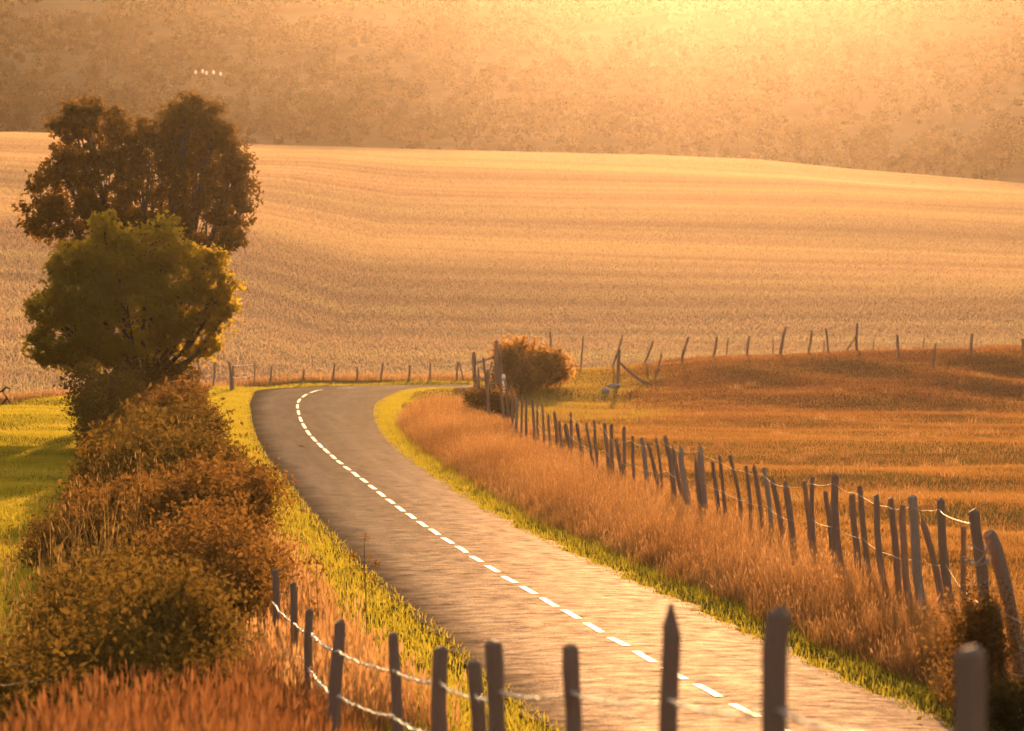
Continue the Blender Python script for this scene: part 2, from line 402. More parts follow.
road = mesh_np('road', RV, RF, roadmat(), attr={'lat': RA, 'across': RX, 'along': RS}, smooth=True)
tag(road, 'worn grey asphalt country road curving away through the fields', 'road', kind='structure')
RV = np.array(RV).reshape(-1, K, 3)

# broken centre line
def paintmat():
    m, nt, out = newmat('road_paint')
    n1 = noise(nt, 14, 5, .75)
    c = ramp(nt, n1.outputs['Fac'], [(.36, (.20, .17, .14)), (.46, (.46, .42, .37)), (.7, (.60, .56, .50))])
    p = N(nt, 'ShaderNodeBsdfPrincipled'); p.inputs['Roughness'].default_value = .7; p.inputs['Specular IOR Level'].default_value = .30
    nt.links.new(c.outputs[0], p.inputs['Base Color'])
    nt.links.new(p.outputs[0], out.inputs['Surface']); return m
i_line = 200
near0 = np.argmin(np.hypot(*(CENTER - np.array(gnd(735, 711))).T)); s = dd[near0]
V, Fq = [], []
starts = []; q = s
for sgn_ in (-1, 1):
    q = s
    while 40 < q < dd[-1] - 20:
        i = int(np.interp(q, dd, np.arange(len(dd)))); D_ = CENTER[i, 1]
        per = float(np.interp(D_, [45, 56, 66, 76, 88, 105, 118, 130, 150], [2.1, 2.25, 2.5, 2.7, 3.2, 3.7, 5, 7, 8.6])) 
        if i < i_line: per = 9
        starts.append((q, per)); q += sgn_ * per
starts = sorted(set(starts))
for st, per in starts:
    a = np.linspace(st, st + per * .66, 7); b = len(V)
    for q in a:
        i = np.interp(q, dd, np.arange(len(dd))); i0 = min(int(i), len(dd) - 2); f = i - i0
        c = CENTER[i0] * (1 - f) + CENTER[i0 + 1] * f; n = NL[i0]
        zc = RV[i0, K // 2, 2] * (1 - f) + RV[i0 + 1, K // 2, 2] * f
        for sd in (-.052, .052): V.append((c[0] + n[0] * sd, c[1] + n[1] * sd, zc + .006))
    for j in range(6): Fq.append((b + 2 * j, b + 2 * j + 1, b + 2 * j + 3, b + 2 * j + 2))
mk = mesh_np('road_marking', V, Fq, paintmat())
tag(mk, 'broken white centre line painted along the curving road', 'road marking', kind='structure')

# ------------------------------------------------------------------ foliage and grass builders
def rand_dirs(n, r):
    v = r.normal(size=(n, 3)); return v / np.linalg.norm(v, axis=1)[:, None]
def leaf_mesh(name, C, size, mat, parent=None, seed=1, var=None, aspect=.6):
    r = np.random.default_rng(seed); n = len(C)
    u = rand_dirs(n, r); w = np.cross(u, rand_dirs(n, r)); w /= np.linalg.norm(w, axis=1)[:, None]
    L = (size * r.uniform(.6, 1.35, n))[:, None]
    nrm = np.cross(u, w)
    V = np.stack([C - u * L * .5, C + w * L * aspect * .5 + nrm * L * .1, C + u * L * .5, C - w * L * aspect * .5 + nrm * L * .1], 1).reshape(-1, 3)
    F = np.arange(4 * n).reshape(-1, 4)
    v = np.repeat(np.clip(r.normal(.5, .22, n) if var is None else var, 0, 1), 4)
    return mesh_np(name, V, F, mat, parent, {'v': v})
def crown_points(lobes, nclump, per, r, sig, shell=.55):
    """lobes = [(centre, radii)], leaves gathered in clumps spread through the lobes, mostly near their surfaces"""
    vol = np.array([np.prod(l[1]) ** (2 / 3) for l in lobes]); vol = vol / vol.sum()
    P, Vv = [], []
    for l, f in zip(lobes, vol):
        k = max(3, int(nclump * f)); d = rand_dirs(k, r)
        rad = r.uniform(shell, 1.04, k) ** .8 * np.where(r.uniform(0, 1, k) < .14, r.uniform(1.02, 1.22, k), 1)
        cc = np.array(l[0]) + d * np.array(l[1]) * rad[:, None]
        n = r.integers(int(per * .5), int(per * 1.5), k)
        cen = np.repeat(cc, n, axis=0); sg = np.repeat(sig * r.uniform(.6, 1.4, k), n)
        P.append(cen + r.normal(size=(len(cen), 3)) * sg[:, None] * np.array([1, 1, .75]))
        Vv.append(np.repeat(r.normal(.5, .16, k), n) + r.normal(0, .13, len(cen)))
    return np.concatenate(P), np.clip(np.concatenate(Vv), 0, 1)

def grass(name, x, y, hgt, wid, mat, seed, lean=.35, label=None, cat='grass', head=0.0, bendto=(0, 0)):
    """blades of two segments; with head > 0 a seed head at the tip"""
    r = np.random.default_rng(seed); n = len(x); z = height(x, y) - .02
    h = hgt * (.28 + r.uniform(0, 1, n) ** 1.2 * .95); w = wid * r.uniform(.6, 1.4, n)
    az = r.uniform(0, 2 * math.pi, n); la = r.uniform(0, 2 * math.pi, n); lm = np.abs(r.normal(0, lean, n))
    dx, dy = np.cos(la) * lm + bendto[0], np.sin(la) * lm + bendto[1]
    sx, sy = np.cos(az) * w / 2, np.sin(az) * w / 2
    B = np.c_[x, y, z]; S = np.c_[sx, sy, np.zeros(n)]
    m1 = B + np.c_[dx * h * .22, dy * h * .22, h * .55]; tp = B + np.c_[dx * h * .75, dy * h * .75, h * np.clip(1 - .25 * lm, .3, 1)]
    V = np.stack([B - S, B + S, m1 + S * .8, m1 - S * .8, tp + S * .12, tp - S * .12], 1).reshape(-1, 3)
    b = np.arange(n)[:, None] * 6
    F = np.concatenate([b + np.array([0, 1, 2, 3]), b + np.array([3, 2, 4, 5])])
    pat = np.clip(.5 + sines(x, y, seed + 50, 3.5, .25) + r.normal(0, .27, n), 0, 1)
    v = np.repeat(pat, 6)
    if head > 0:
        hd = r.random(n) < .55; tph = tp[hd]; k = len(tph); up = np.c_[dx[hd] * .6, dy[hd] * .6, np.ones(k)]; up /= np.linalg.norm(up, axis=1)[:, None]
        L = head * r.uniform(.6, 1.4, k)[:, None]; Sh = S[hd] / np.maximum(np.linalg.norm(S[hd], axis=1)[:, None], 1e-6) * (L * .10)
        VH = np.stack([tph - up * L * .2, tph + up * L * .25 + Sh, tph + up * L * .9, tph + up * L * .25 - Sh], 1).reshape(-1, 3)
        FH = np.arange(4 * k).reshape(-1, 4) + len(V)
        V = np.concatenate([V, VH]); F = np.concatenate([F, FH]); v = np.r_[v, np.repeat(np.clip(pat[hd] + .2, 0, 1), 4)]
    o = mesh_np(name, V, F, mat, None, {'v': v})
    return tag(o, label, cat, kind='stuff')

def turf(name, x, y, hgt, wid, mat, seed, label, cat='grass', lean=.35, v=None, noise_=.15):
    r = np.random.default_rng(seed); n = len(x); zz = height(x, y) - .01
    h = hgt * r.uniform(.4, 1.3, n); wd = wid * r.uniform(.6, 1.5, n); az = r.uniform(0, 6.283, n); lx, ly = r.normal(0, lean, n) * h, r.normal(0, lean, n) * h
    B = np.c_[x, y, zz]; S = np.c_[np.cos(az) * wd / 2, np.sin(az) * wd / 2, np.zeros(n)]; U = np.c_[lx, ly, h]
    V = np.stack([B - S, B + S, B + U + S * .3, B + U - S * .3], 1).reshape(-1, 3)
    v = .5 + sines(x, y, seed + 50, 5, .3, 2.5) if v is None else v
    o = mesh_np(name, V, np.arange(4 * n).reshape(-1, 4), mat, None, {'v': np.repeat(np.clip(v + r.normal(0, noise_, n), 0, 1), 4)})
    return tag(o, label, cat, kind='stuff')

def along_road(side, o0, o1, i0, i1, n, r):
    """random spots between offsets o0 and o1 beyond the road's left (-1) or right (1) edge"""
    i = r.integers(i0, i1, n); o = r.uniform(0, 1, n) * (o1 - o0) + o0 if np.isscalar(o1) else r.uniform(0, 1, n) * (o1[i] - o0) + o0
    E = EL if side < 0 else ER; sg = SGN if side < 0 else -SGN
    P = E[i] + NL[i] * (sg * o)[:, None] + T[i] * r.uniform(-.3, .3, n)[:, None]
    return P[:, 0], P[:, 1]

# ------------------------------------------------------------------ fences
def post_mesh(top, base, r, wood='post_wood', name='post', parent=None, cut=None):
    base = Vector(base); top = Vector(top); d = top - base
    side = d.cross(Vector((0, 1, 0))).normalized() if d.length else Vector((1, 0, 0))
    bow = random.uniform(-.035, .035) * d.length * (.3 if base.y < 17 else 1)
    pts, rad = [], []
    for f in (-.12, .0, .22, .45, .7, .9, .985):
        pts.append(base + d * f + side * bow * math.sin(math.pi * max(f, 0)) + Vector((random.uniform(-1, 1), random.uniform(-1, 1), 0)) * r * .16)
        rad.append(r * (1.08 - .18 * f) * random.uniform(.92, 1.08))
    cut = cut or random.choice(['flat', 'flat', 'slant', 'point', 'round'])
    if cut == 'point': pts[-1] = base + d * .93; rad[-2:] = [r * .98, r * .85]; pts.append(base + d * 1.0); rad.append(r * .16)
    elif cut == 'round': rad[-1] = r * .9; pts.append(base + d * 1.0); rad.append(r * .5)
    else: pts.append(base + d * 1.0 + side * r * .2); rad.append(r * .74)
    mb = MB(); mb.tube(pts, rad, 8, .13)
    return mb.build(name, M[wood], parent)
def wire_mesh(name, pts, r, parent, sag=.05, barbs=0.0, wob=.0):
    mb = MB(); P = []
    for a, b in zip(pts[:-1], pts[1:]):
        a, b = Vector(a), Vector(b); n = max(3, int((b - a).length / .25)) if barbs else 5
        for k in range(n):
            f = k / n; q = a.lerp(b, f); q.z -= sag * 4 * f * (1 - f); q += Vector((random.uniform(-wob, wob), 0, random.uniform(-wob, wob))); P.append(q)
    P.append(Vector(pts[-1])); mb.tube(P, r, 5)
    if barbs:
        for a, b in zip(P[:-1], P[1:]):
            for f in (.2, .7):
                q = a.lerp(b, f); d = Vector((random.uniform(-1, 1), random.uniform(-1, 1), random.uniform(-1, 1))).normalized() * barbs
                mb.tube([q - d, q + d], r * .7, 4)
                e = (b - a).normalized() * barbs * .6
                mb.tube([q - e, q + e], r * 1.5, 5)
    return mb.build(name, M['wire'], parent)

# --- foreground fence on the near bank (px, top py, distance, width m, base lean px)
fg = [(275, 570, 46, .10, 0, 'flat'), (293, 583, 43, .085, 0, 'slant'), (309, 610, 38.5, .095, 6, 'flat'), (339, 622, 32, .11, -10, 'slant'), (392.5, 633, 28, .09, 3, 'round'), (440, 647, 24, .105, 2, 'round'),
      (474, 661, 22.5, .09, 1, 'round'), (495, 641, 21, .105, 12, 'round'), (572, 645, 18.5, .085, 0, 'round'), (671.5, 603, 16, .088, -3, 'point'), (778, 609, 13.5, .09, 1, 'round'), (969, 648, 11, .095, -2, 'round')]
root = empty('post_and_wire_fence', (0, 20, h1(0, 20)))
tag(root, 'nearest weathered fence on the grassy bank, its posts cut off by the photo edge', 'fence')
tops = []
for (px, py, d, w, ln, cut) in fg:
    t = at(px, py, d); g0 = h1(t[0], d)
    bx = t[0] + ln * (t[2] - g0) / 1.3 * d / FPX
    post_mesh(t, (bx, d, g0), w / 2, parent=root, cut=cut); tops.append(t)
w1 = [(273, 603, 46), (293, 623, 43), (311, 634, 38.5), (336, 651, 32), (393, 671, 28), (440, 682, 24), (474, 697, 22.5), (499, 692, 21), (572, 694, 18.5), (671, 702, 16), (778, 712, 13.5), (969, 745, 11)]
wire_mesh('barbed_wire', [at(px, py, d - .06) for px, py, d in w1], .0058, root, .03, .024, .008).data.materials[0] = M['bright_wire']
w2 = [(273, 643, 46), (303, 659, 41), (326, 690, 32.5), (338, 696, 32), (393, 717, 28), (440, 737, 24), (474, 752, 22.5), (497, 752, 21), (572, 770, 18.5), (671, 800, 16), (778, 830, 13.5), (969, 880, 11)]
wire_mesh('barbed_wire', [at(px, py, d - .06) for px, py, d in w2], .0058, root, .03, .024, .008).data.materials[0] = M['bright_wire']
seat(root)

# --- roadside fence on the right (top x, top y, base x, base y on the ground)
rf = [(473.5, 361, 477, 408), (478, 366, 482, 421), (495, 343, 497, 412), (488, 369, 492, 428), (500, 372, 506, 432), (483, 357, 489, 425), (505, 380, 508, 437), (511, 386, 511.5, 441), (522, 396, 521, 447), (532, 399, 534, 452), (517, 398, 515.7, 444), (527.4, 398, 528, 449), (537, 404, 538, 450), (542, 404, 545, 456), (548, 413, 551.5, 459),
      (554.5, 410, 557, 459), (559, 421, 562.5, 459), (565, 424, 573, 465), (571, 412.5, 571.5, 463), (577, 423, 585.5, 470), (586, 423, 597, 480), (594, 420, 598, 482), (604, 423, 610, 484),
      (611.8, 424, 614, 487), (615.5, 439, 622.6, 489), (624, 427, 624, 489), (633, 436, 636, 498), (642, 437.5, 647.5, 495), (647.5, 442, 660.7, 508), (655.7, 436, 662, 500), (664.5, 436, 675.5, 514),
      (672.5, 446, 688.5, 520), (680, 445, 693, 523), (696, 456.5, 704.7, 526), (700.3, 445, 707.6, 526), (712.6, 462, 721, 527), (719.5, 455, 729, 533), (730, 455, 743, 534), (746.5, 466, 751, 545),
      (754, 464, 766, 549), (764, 468, 773, 551), (772, 476, 788, 558), (785, 481, 797, 566), (804, 481, 810, 571), (812.6, 477, 817.5, 572), (824.5, 491, 833, 578), (835, 475, 844, 591),
      (852, 494, 861, 588), (860.5, 486, 873, 602), (876.5, 495, 889, 618), (890.4, 498, 899, 625), (903.5, 506, 916, 634), (913.6, 496, 928, 636), (922, 517, 945, 630), (940, 499, 960, 646)]
thick = {10: 2.6, 17: 1.4, 27: 2.2, 31: 1.3, 32: 2.5, 34: 2.2, 30: 1.5, 42: 1.7, 46: 1.15, 52: 1.25, 54: 1.55}
root = empty('post_and_wire_fence', (4.5, 70, h1(4.5, 70)))
tag(root, 'long roadside fence of many crooked close set posts above the dry red grass', 'fence')
ft, fb = [], []
for i, (tx, ty, bx, by) in enumerate(rf):
    gx, gy = gnd(bx, by, .05); t = at(tx, ty, gy)
    t = (t[0], gy + random.uniform(-.08, .08), t[2])
    r = random.uniform(.034, .046) * (1.35 if i in thick else 1) * (1.0 + .1 * (i > 44))
    post_mesh(t, (gx, gy, h1(gx, gy)), r, parent=root, wood='pale_wood' if i in (10, 27, 32, 34, 52, 40) else 'post_wood'); ft.append(Vector(t)); fb.append(Vector((gx, gy, .05)))
def along(i, f): return fb[i].lerp(ft[i], f) + Vector((-.05, -.05, 0))
sel = [10] + list(range(12, len(rf), 2))
CORNER = Vector((*gnd(984, 716), 0))
corner_top = at(974, 510, CORNER.y)
for f in (.93, .55):
    wire_mesh('wire', [along(i, f) for i in sel] + [CORNER.lerp(Vector(corner_top), f)], .0026, root, .035, 0, .01)
seat(root)

# corner assembly at the near end of the roadside fence
root = empty('corner_post_group', CORNER); root.name = 'fence_corner'
tag(root, 'braced corner of the roadside fence, three thick timbers bound with loops of wire', 'fence corner')
post_mesh(corner_top, CORNER, .068, 'post_wood', 'corner_post', root, 'flat')
b = gnd(1026, 690, 0); post_mesh(at(990, 533, CORNER.y + .15), (CORNER.x + .5, CORNER.y + .1, .05), .085, 'post_wood', 'brace', root, 'slant')
post_mesh(at(996, 605, CORNER.y - .5), (CORNER.x + .2, CORNER.y - .5, .02), .055, 'post_wood', 'stub_post', root, 'flat')
post_mesh(at(964, 527, CORNER.y + .3), (CORNER.x - .06, CORNER.y + .3, .02), .035, 'post_wood', 'prop', root, 'slant')
for k, (py, rr) in enumerate([(548, .09), (560, .12), (562, .08), (583, .085), (640, .10)]):
    c = Vector(at(976 + k * 2, py, CORNER.y)); mb = MB(); mb.tube([c + Vector((math.cos(a) * rr * 1.25, math.sin(a) * rr, .04 * math.sin(2 * a + k))) for a in np.linspace(0, 6.6, 18)], .007, 5); mb.build('wire_binding', M['wire'], root)
mb = MB(); mb.tube([Vector(at(x, y, CORNER.y - .12)) for x, y in ((966, 560), (972, 566), (980, 561), (987, 552), (990, 540))], .011, 5, .2)
mb.build('wire_binding', M['wire'], root)
for (y0, y1) in ((604, 626), (640, 648), (668, 676)):
    wire_mesh('wire', [at(993, y0, CORNER.y), at(1010, (y0 + y1) / 2 + 2, CORNER.y - .4), at(1060, y1 + 8, CORNER.y - 1.5)], .007, root, .01, 0, .005)
seat(root)

# --- fence behind the bend of the road
bf = [(198, 361, 199, 391, .045), (214.5, 360, 213, 389, .05), (229, 362, 231, 391, .06), (233, 365, 233, 390, .06), (254, 361, 254, 385.5, .035), (271.5, 366, 270, 384.5, .055), (304, 369, 301, 383.5, .05),
      (334.5, 363, 332, 382.5, .05), (357, 367, 357, 382, .04), (383, 363.5, 380.5, 381.5, .055), (409.5, 369, 408.5, 381.8, .06), (430, 363, 429, 381.8, .06), (458, 361, 456.5, 381, .06), (459, 362, 464.5, 381, .05), (473, 352, 474, 380, .07)]
root = empty('post_and_wire_fence', (-8, 208, h1(-8, 208)))
tag(root, 'sparse low fence beyond the bend, between the road and the stubble field', 'fence')
ft, fb = [], []
for (tx, ty, bx, by, r) in bf:
    gx, gy = gnd(bx, by + 1.5, .05); gy = min(gy, 209.5); gx = (bx - 512) * gy / FPX
    g0 = h1(gx, gy); t = at(tx, ty, gy)
    t = (t[0], gy, max(t[2], g0 + .85)); post_mesh(t, (gx, gy, g0), r, parent=root); ft.append(Vector(t)); fb.append(Vector((gx, gy, g0)))
for f in (.9, .5):
    wire_mesh('wire', [fb[i].lerp(ft[i], f) for i in (0, 1, 2, 4, 5, 6, 7, 8, 9, 10, 11, 12, 14)], .009, root, .05)
seat(root)

# --- fence along the brown bank, and a farther one in the field edge
bank = [(583.5, 336, 580.5, 372, .04), (623, 334, 612, 369, .05), (653, 341, 643, 376, .05), (661.5, 352, 655, 390, .045), (688, 337, 680.5, 382, .065), (716.5, 337, 712.5, 380, .06), (749.5, 336, 747, 374, .06), (785.5, 327, 780, 370, .07),
        (812, 330, 808, 368.5, .055), (825.5, 328, 828, 368, .05), (857.5, 322, 857, 364, .06), (856, 336, 845, 367, .045), (897, 334, 898, 380, .06), (936, 343, 932.5, 391, .05), (972, 334, 971, 380, .07), (1022, 338, 1023.5, 386, .07)]
root = empty('post_and_wire_fence', (12, 178, h1(12, 178)))
tag(root, 'leaning fence posts strung along the crest of the low brown bank', 'fence')
ft, fb = [], []
for (tx, ty, bx, by, r) in bank:
    gy = 177.5 if by < 376 or bx < 760 else 172.5
    if by > 388: gy = 169
    gx = (bx - 512) * gy / FPX; g0 = h1(gx, gy); t = at(tx, ty, gy)
    post_mesh(t, (gx, gy, g0), r, parent=root); ft.append(Vector(t)); fb.append(Vector((gx, gy, g0)))
for f in (.9, .55):
    wire_mesh('wire', [fb[i].lerp(ft[i], f) for i in (0, 2, 4, 5, 6, 7, 8, 9, 10, 12, 14, 15)], .008, root, .06)
seat(root)
root = empty('post_and_wire_fence', (14, 214, h1(14, 214)))
tag(root, 'faint thin far fence at the stubble edge, seen behind the brown bank', 'fence')
ft, fb = [], []
for (tx, ty, bx, by, r) in [(527, 335, 526, 366, .05), (550, 331, 551, 366, .06), (728, 338, 725, 368, .045), (773, 337, 771, 367, .04), (824, 340, 822, 367, .04), (874.5, 336, 873, 366, .04), (924.5, 338, 921, 366, .05), (958, 345, 957, 366, .035)]:
    gy = 214; gx = (bx - 512) * gy / FPX; g0 = h1(gx, gy); t = at(tx, ty, gy)
    post_mesh(t, (gx, gy, g0), r, parent=root); ft.append(Vector(t)); fb.append(Vector((gx, gy, g0)))
for f in (.9, .5):
    wire_mesh('wire', [fb[i].lerp(ft[i], f) for i in range(len(ft))], .009, root, .05)
seat(root)

# --- braced strainer post with stones at its foot
gx, gy = gnd(617, 401, .1); root = empty('braced_post', (gx, gy, h1(gx, gy)))
tag(root, 'upright strainer post with one slanting strut standing by pale stones in the pasture', 'fence post')
post_mesh(at(619, 350, gy), (gx, gy, h1(gx, gy)), .075, parent=root, cut='flat')
post_mesh(at(620.5, 363, gy), ((646 - 512) * gy / FPX, gy - .2, h1(gx, gy) + .15), .06, parent=root, name='strut', cut='flat')
post_mesh(at(611, 388, gy), ((615 - 512) * gy / FPX, gy - .2, h1(gx, gy)), .05, parent=root, name='stake', cut='point')
seat(root)
def stone(px, py, w, h, label):
    x, y = gnd(px, py, .1); r = np.random.default_rng(int(px)); 
    import bmesh
    bm = bmesh.new(); bmesh.ops.create_icosphere(bm, subdivisions=3, radius=1)
    for v in bm.verts:
        q = v.co.copy(); f = 1 + .18 * math.sin(q.x * 3 + px) * math.sin(q.y * 2.7 + 1) + .12 * math.sin(q.z * 5 + q.x * 4 + px)
        v.co = Vector((q.x * f * w / 2, q.y * f * w / 2.4, q.z * f * h / 2))
    me = bpy.data.meshes.new('stone'); bm.to_mesh(me); me.materials.append(M['stone'])
    o = bpy.data.objects.new('stone', me); COL.objects.link(o); o.location = (x, y - .4, h1(x, y) + h * .3); tag(o, label, 'stone')
stone(605, 403, .40, .24, 'pale rounded stone lying left of the strainer post')
stone(614, 401, .5, .26, 'wide greyish stone at the foot of the strainer post')
stone(650, 394, .5, .18, 'flat pale stone at the foot of the slanting strut')

# --- tangle of timber where the fence meets the bend
root = empty('broken_gate', (*gnd(488, 405), 0)); gy = root.location.y
tag(root, 'tumbledown wooden gate of crossed poles at the far end of the roadside fence', 'gate')
for n_, a, b_, r in [('gate_post', (474, 352), (476, 402), .075), ('gate_post', (496, 340), (498, 404), .09), ('gate_post', (500, 345), (502, 402), .05), ('rail', (474, 364), (497, 357), .045), ('rail', (475, 376), (498, 385), .04),
                    ('crossed_pole', (481, 366), (503, 404), .04), ('crossed_pole', (492, 362), (480, 403), .035), ('crossed_pole', (486, 372), (494, 402), .04)]:
    yy = gy + random.uniform(-.5, .5)
    A_, B_ = Vector(at(*a, yy)), Vector(at(*b_, yy)); post_mesh(A_, B_, r, 'pale_wood' if n_ != 'gate_post' else 'post_wood', n_, root, 'flat')
seat(root)

# --- small white marker posts
def marker(px, ptop, pbase, d, w, label):
    g0 = h1((px - 512) * d / FPX, d); b = at(px, pbase, d); t = at(px, ptop, d); z0 = min(b[2], g0 + .05) if d < 60 else min(b[2], g0 + .3)
    o = empty('marker_post', (b[0], d, g0)); tag(o, label, 'marker post')
    mb = MB(); mb.tube([(b[0], d, g0 - .1), (b[0], d, t[2] - w * .6), (b[0], d, t[2] - w * .2), (b[0], d, t[2])], [w / 2, w / 2, w * .42, w * .2], 10)
    pl = mb.build('pillar', M['white_plastic'], o, True)
    mb = MB(); mb.tube([(b[0], d - .002, t[2] - w * 1.6), (b[0], d - .002, t[2] - w * .9)], w / 2 + .004, 10); mb.build('band', M['stone'], pl, True)
    seat(o)
marker(503.5, 374, 404, 152, .17, 'round topped white marker post beside the broken gate')
marker(965, 622, 655, 43, .07, 'slim white marker post at the corner of the roadside fence')
marker(228, 520, 545, 62, .10, 'small white marker post half hidden in the left verge weeds')

# ------------------------------------------------------------------ trees
def tree(name, label, cat, base, lobes, mat, nclump, per, size, sig, seed, trunk_r, fork, group=None, twigs=2, shell=.5, trunkmat='bark'):
    r = np.random.default_rng(seed); random.seed(seed)
    root = empty(name, base); tag(root, label, cat, group)
    B = Vector(base); mb = MB(); top = B + Vector((random.uniform(-.2, .2), 0, fork))
    mb.tube([B - Vector((0, 0, .3)), B + Vector((.03, 0, .3)), B.lerp(top, .6) + Vector((.08, .05, 0)), top], [trunk_r * 1.35, trunk_r * 1.08, trunk_r * .92, trunk_r * .85], 9, .12)
    for c, rr in lobes:
        c = Vector(c); m = top.lerp(c, .5) + Vector((random.uniform(-.3, .3), random.uniform(-.3, .3), -.1 * (c - top).length))
        rl = trunk_r * .5
        mb.tube([top - Vector((0, 0, .25)), m, c, c + (c - m).normalized() * rr[2] * .45], [rl, rl * .7, rl * .34, rl * .08], 6, .1)
        for _ in range(twigs * 3):
            d = Vector(rand_dirs(1, r)[0]); d.z = abs(d.z) * .6
            e = c + Vector((d.x * rr[0], d.y * rr[1], d.z * rr[2])) * .85; s = m.lerp(c, random.uniform(.3, 1))
            mb.tube([s, s.lerp(e, .5) + Vector((0, 0, .12)), e], [rl * .3, rl * .18, rl * .05], 5)
    mb.build('trunk', M[trunkmat], root)
    P, v = crown_points(lobes, nclump, per, r, sig, shell)
    leaf_mesh('crown', P, size, M[mat], root, seed + 1, v)
    seat(root); return root
def LB(px, py, d, rx, rz, ry=None):   # a lobe seen at a pixel: radii in pixels
    k = d / FPX; c = at(px, py, d); return (c, (rx * k, (ry or rx) * k, rz * k))
D1 = 138
b1 = ((150 - 512) * D1 / FPX, D1); b1 = (*b1, h1(*b1))
def LBo(px, py, d, rx, rz, dy): c, r_ = LB(px, py, d, rx, rz); return ((c[0], c[1] + dy, c[2]), r_)
lob1 = [LBo(88, 140, D1, 38, 38, 0), LBo(100, 185, D1, 55, 45, .3), LBo(62, 205, D1, 40, 38, -.5), LBo(50, 222, D1, 22, 24, 0), LBo(190, 134, D1, 38, 30, 0), LBo(205, 175, D1, 46, 45, .4), LBo(228, 200, D1, 26, 44, -.3),
        LBo(150, 190, D1, 52, 58, 1.0), LBo(140, 142, D1, 24, 26, .5), LBo(150, 165, D1, 30, 30, -.3), LBo(186, 106, D1, 13, 12, 0), LBo(206, 150, D1, 40, 34, .2), LBo(74, 122, D1, 22, 20, 0), LBo(200, 235, D1, 44, 40, .2), LBo(215, 118, D1, 14, 14, .2), LBo(164, 124, D1, 15, 16, .2), LBo(114, 122, D1, 15, 16, .3), LBo(130, 250, D1, 70, 40, .8), LBo(235, 165, D1, 16, 18, 0), LBo(86, 108, D1, 20, 14, 0), LBo(190, 112, D1, 24, 14, 0), LBo(246, 205, D1, 12, 12, 0), LBo(58, 160, D1, 16, 14, 0)]
tree('broadleaf_tree', 'tall dark two headed tree rising behind the rounder tree at the left', 'tree', b1, lob1, 'oak_leaf', 1150, 26, .21, .15, 41, .24, 2.6)
D2 = 122
b2 = ((150 - 512) * D2 / FPX, D2); b2 = (*b2, h1(*b2))
lob2 = [LBo(118, 266, D2, 46, 38, 0), LBo(152, 247, D2, 32, 24, -.4), LBo(85, 290, D2, 48, 42, .3), LBo(66, 332, D2, 30, 30, 0), LBo(180, 290, D2, 48, 40, .2), LBo(212, 300, D2, 24, 24, -.3), LBo(130, 315, D2, 72, 48, -.5),
        LBo(185, 332, D2, 36, 24, .3), LBo(100, 350, D2, 48, 18, 0), LBo(50, 356, D2, 15, 11, 0), LBo(205, 262, D2, 20, 18, .3), LBo(70, 262, D2, 22, 20, .4), LBo(38, 305, D2, 15, 15, .2), LBo(36, 345, D2, 12, 10, -.2), LBo(226, 284, D2, 14, 12, 0), LBo(228, 312, D2, 13, 11, .2), LBo(104, 226, D2, 16, 14, 0), LBo(170, 226, D2, 14, 12, .3), LBo(206, 348, D2, 14, 12, .2), LBo(66, 364, D2, 15, 9, 0)]
tree('broadleaf_tree', 'rounder golden green tree in front, standing in the hedge at the left', 'tree', b2, lob2, 'maple_leaf', 1050, 27, .185, .14, 43, .20, 1.9)

# ------------------------------------------------------------------ hedge and bushes
def bush(label, cx, cy, lobes, mat, nclump, per, size, sig, seed, name='bramble_bush', cat='bush', group=None, canes=14, cane_h=None):
    r = np.random.default_rng(seed); random.seed(seed); g0 = h1(cx, cy)
    root = empty(name, (cx, cy, g0)); tag(root, label, cat, group)
    mb = MB()
    for _ in range(canes):
        c, rr = random.choice(lobes); d = Vector(rand_dirs(1, r)[0]); d.z = abs(d.z)
        e = Vector(c) + Vector((d.x * rr[0], d.y * rr[1], d.z * rr[2])) * random.uniform(.9, 1.4)
        s = Vector((cx + random.uniform(-.5, .5), cy + random.uniform(-.5, .5), g0 - .1)); m = s.lerp(e, .55) + Vector((0, 0, .35))
        mb.tube([s, s.lerp(m, .6), m, e, e + Vector((d.x, d.y, -.3)) * .25], [.010, .009, .007, .004, .002], 5)
    mb.build('cane', M['bark'], root)
    P, v = crown_points(lobes, nclump, per, r, sig, .35)
    tw = []
    for _ in range(canes * 3):       # leafy shoots that break the outline
        c, rr = lobes[r.integers(len(lobes))]; dv = rand_dirs(1, r)[0]; dv[2] = abs(dv[2]); s0 = np.array(c) + dv * np.array(rr) * .8
        L = r.uniform(.25, .75) * min(1, 2 * min(rr)); f = r.uniform(0, 1, 26)[:, None]; dr = dv + np.array([0, 0, .5]); tw.append(s0 + dr * L * f + np.array([0, 0, -.5]) * L * f ** 2 + r.normal(size=(26, 3)) * .02)
    tw = np.concatenate(tw); P = np.concatenate([P, tw]); v = np.r_[v, np.clip(r.normal(.65, .2, len(tw)), 0, 1)]
    gz = height(P[:, 0], P[:, 1]); ok = P[:, 2] > gz - .02
    leaf_mesh('foliage', P[ok], size * r.choice([.6, .9, 1.45], ok.sum()), M[mat], root, seed + 1, v[ok], .5)
    seat(root)
